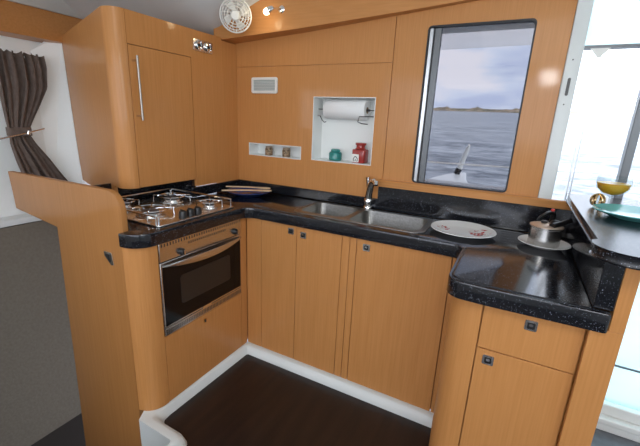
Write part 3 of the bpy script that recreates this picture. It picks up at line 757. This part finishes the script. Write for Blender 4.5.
# ------------------------------------------------------------------ FAN, LAMP
t = empty('cabin_fan', (.165, -.135, 1.88), 'small white caged cabin fan on the beam in the corner', 'fan')
C0 = Vector((.178, -.213, 1.884)); dirn = (Vector((1.25, -1.9, 1.45)) - C0).normalized(); Mr = dirn.to_track_quat('Z', 'Y').to_matrix().to_4x4()
W = lambda x, y, z: tuple(C0 + Mr @ Vector((x, y, z)))
RF = .082
def ringf(par, r, z, th, nm, m=white_pl): return MB().tube([W(r * math.cos(2 * PI * k / 32), r * math.sin(2 * PI * k / 32), z) for k in range(32)], th, 6, True).build(nm, m, par)
cg = ringf(t, RF, 0, .0045, 'cage')
for r, z in ((.070, .010), (.056, .015), (.042, .018)): ringf(cg, r, z, .0024, 'cage_ring')
b = MB()
for k in range(12):
    a = 2 * PI * k / 12; b.tube([W(.024 * math.cos(a), .024 * math.sin(a), .020), W(.060 * math.cos(a + .25), .060 * math.sin(a + .25), .014), W(RF * math.cos(a + .4), RF * math.sin(a + .4), 0)], .0018, 6)
    b.tube([W(.02 * math.cos(a), .02 * math.sin(a), -.035), W(.06 * math.cos(a), .06 * math.sin(a), -.030), W(RF * math.cos(a), RF * math.sin(a), 0)], .0018, 6)
b.build('cage_spokes', white_pl, cg)
MB().lathe([(.001, .024), (.020, .023), (.025, .018), (.024, .014), (.001, .013)], C0, 24, Mr).build('cage_badge', white_pl, cg)
for k in range(4):
    a0 = k * PI / 2 + .3; vs = []
    for s in range(6):
        r = .016 + s * .0105; wd = .30 + .10 * math.sin(s / 5 * PI)
        for e_ in (-1, 1):
            aa = a0 + e_ * wd + .05 * s; vs += [W(r * math.cos(aa), r * math.sin(aa), -.006 + e_ * .006), W(r * math.cos(aa), r * math.sin(aa), -.0075 + e_ * .006)]
    fs = []
    for s in range(5):
        i = s * 4; fs += [(i, i + 2, i + 6, i + 4), (i + 1, i + 5, i + 7, i + 3), (i, i + 4, i + 5, i + 1), (i + 2, i + 3, i + 7, i + 6)]
    fs += [(0, 1, 3, 2), (20, 22, 23, 21)]
    b = MB(); b.add(vs, fs); b.build('blade', white_pl, t)
MB().lathe([(.001, .010), (.015, .008), (.018, -.01), (.026, -.014), (.026, -.040), (.020, -.055), (.001, -.057)], C0, 24, Mr).build('motor', white_pl, t)
MB().tube([W(0, 0, -.05), (.185, -.165, 1.905), (.185, -.135, 1.915)], [.010, .010, .012], 12).build('stem', white_pl, t)
MB().lathe([(.001, 0), (.026, 0), (.026, .008), (.001, .012)], (.185, -.1235, 1.915), 24, Matrix.Rotation(PI / 2, 4, 'X')).build('wall_mount', white_pl, t)

LX, LZ = .055, .010
t = empty('reading_lamp', (.40, -.10, 1.90), 'chrome spot lamp with lit warm bulb on the beam', 'lamp')
fy = -.0965
MB().lathe([(.001, 0), (.020, 0), (.019, .008), (.010, .014), (.001, .015)], ((.452 - LX), fy + .002, (1.912 + LZ)), 24, Matrix.Rotation(PI / 2, 4, 'X')).build('wall_mount', chrome, t)
MB().tube([((.452 - LX), fy - .012, (1.912 + LZ)), ((.447 - LX), fy - .045, (1.908 + LZ)), ((.440 - LX), fy - .07, (1.902 + LZ))], .005, 10).build('arm', chrome, t)
H0 = Vector(((.436 - LX), fy - .076, (1.898 + LZ))); dr_ = Vector((-.75, -.45, -.5)).normalized(); Mh = dr_.to_track_quat('Z', 'Y').to_matrix().to_4x4()
MB().lathe([(.001, -.014), (.010, -.012), (.015, 0), (.017, .020), (.0165, .020), (.013, .004), (.001, .0)], H0, 20, Mh).build('lamp_shade', chrome, t)
MB().lathe([(.001, .004), (.011, .006), (.0165, .022), (.016, .032), (.010, .042), (.001, .045)], H0, 20, Mh).build('bulb', bulb_m, t)
pl = bpy.data.lights.new('bulb_light', 'POINT'); pl.energy = .25; pl.color = (1, .8, .5); pl.shadow_soft_size = .02
po = bpy.data.objects.new('bulb_light', pl); COL.objects.link(po); po.location = H0 + dr_ * .075

# ------------------------------------------------------------------ CURTAIN
NZ, NU = 46, 90
prof = [(1.665, -.845, -.600, .020), (1.60, -.850, -.592, .020), (1.48, -.848, -.600, .019), (1.38, -.846, -.650, .016), (1.29, -.842, -.700, .012), (1.235, -.838, -.728, .009), (1.20, -.836, -.730, .009),
        (1.15, -.838, -.705, .012), (1.05, -.822, -.640, .015), (.95, -.800, -.585, .017), (.86, -.775, -.530, .018)]
def interp(z):
    for a, b_ in zip(prof, prof[1:]):
        if b_[0] <= z <= a[0]:
            s = (a[0] - z) / (a[0] - b_[0]); return [a[i] * (1 - s) + b_[i] * s for i in range(4)]
    return prof[-1]
b = MB(); vs = []
for layer in (0, 1):
    for j in range(NZ + 1):
        z = 1.665 - (1.665 - .86) * j / NZ; _, y0, y1, am = interp(z)
        for i in range(NU + 1):
            u = i / NU; fold = math.sin(u * 2 * PI * 6 + 1.2 * math.sin(z * 4) + .8 * math.sin(u * 7)) + .5 * math.sin(u * 25 + 2 + z * 3)
            topz = z + (.006 * math.sin(u * 2 * PI * 8) if j == 0 else 0)
            vs.append((-1.0 - .0 + am * fold * .8 - layer * .003 + (.0 if z > 1.2 else .0), y0 + (y1 - y0) * u + .004 * math.cos(u * 2 * PI * 8), topz))
fs = []; O_ = (NZ + 1) * (NU + 1)
for j in range(NZ):
    for i in range(NU):
        a = j * (NU + 1) + i; fs += [(a, a + 1, a + NU + 2, a + NU + 1), (O_ + a, O_ + a + NU + 1, O_ + a + NU + 2, O_ + a + 1)]
for i in range(NU): fs += [(i, O_ + i, O_ + i + 1, i + 1), (NZ * (NU + 1) + i, NZ * (NU + 1) + i + 1, O_ + NZ * (NU + 1) + i + 1, O_ + NZ * (NU + 1) + i)]
for j in range(NZ):
    a = j * (NU + 1); fs += [(a, a + NU + 1, O_ + a + NU + 1, O_ + a), (a + NU, O_ + a + NU, O_ + a + 2 * NU + 1, a + 2 * NU + 1)]
b.add(vs, fs)
t = empty('curtain', (-1.0, -.78, .86), 'dark brown gathered curtain tied back on the left', 'curtain')
b.build('cloth', curt_m, t, angle=80)
MB().slab(rrect(-1.018, -.980, -.846, -.722, .014, 4), 1.196, 1.246, .003).build('tie_band', curt_m, t)
t = empty('curtain_rod', (-.98, -.76, 1.21), 'thin metal rod holding back the brown curtain', 'rod')
MB().tube([(-.966, -.95, 1.172), (-.966, -.76, 1.213), (-.985, -.655, 1.238)], .005, 10).build('rod', chrome_s, t)
MB().tube([(-.962, -.755, 1.208), (-.958, -.752, 1.228)], [.010, .008], 12).build('clip', chrome_s, t)
# track the curtain hangs from
t = tag(MB().box(-1.045, -1.02, -3.2, -.60, 1.640, 1.652).build('curtain_track', white_pl), 'white track above the brown curtain', 'curtain track')

# keep only custom properties the scene needs
for o in COL.objects:
    if o.type == 'LIGHT': pass
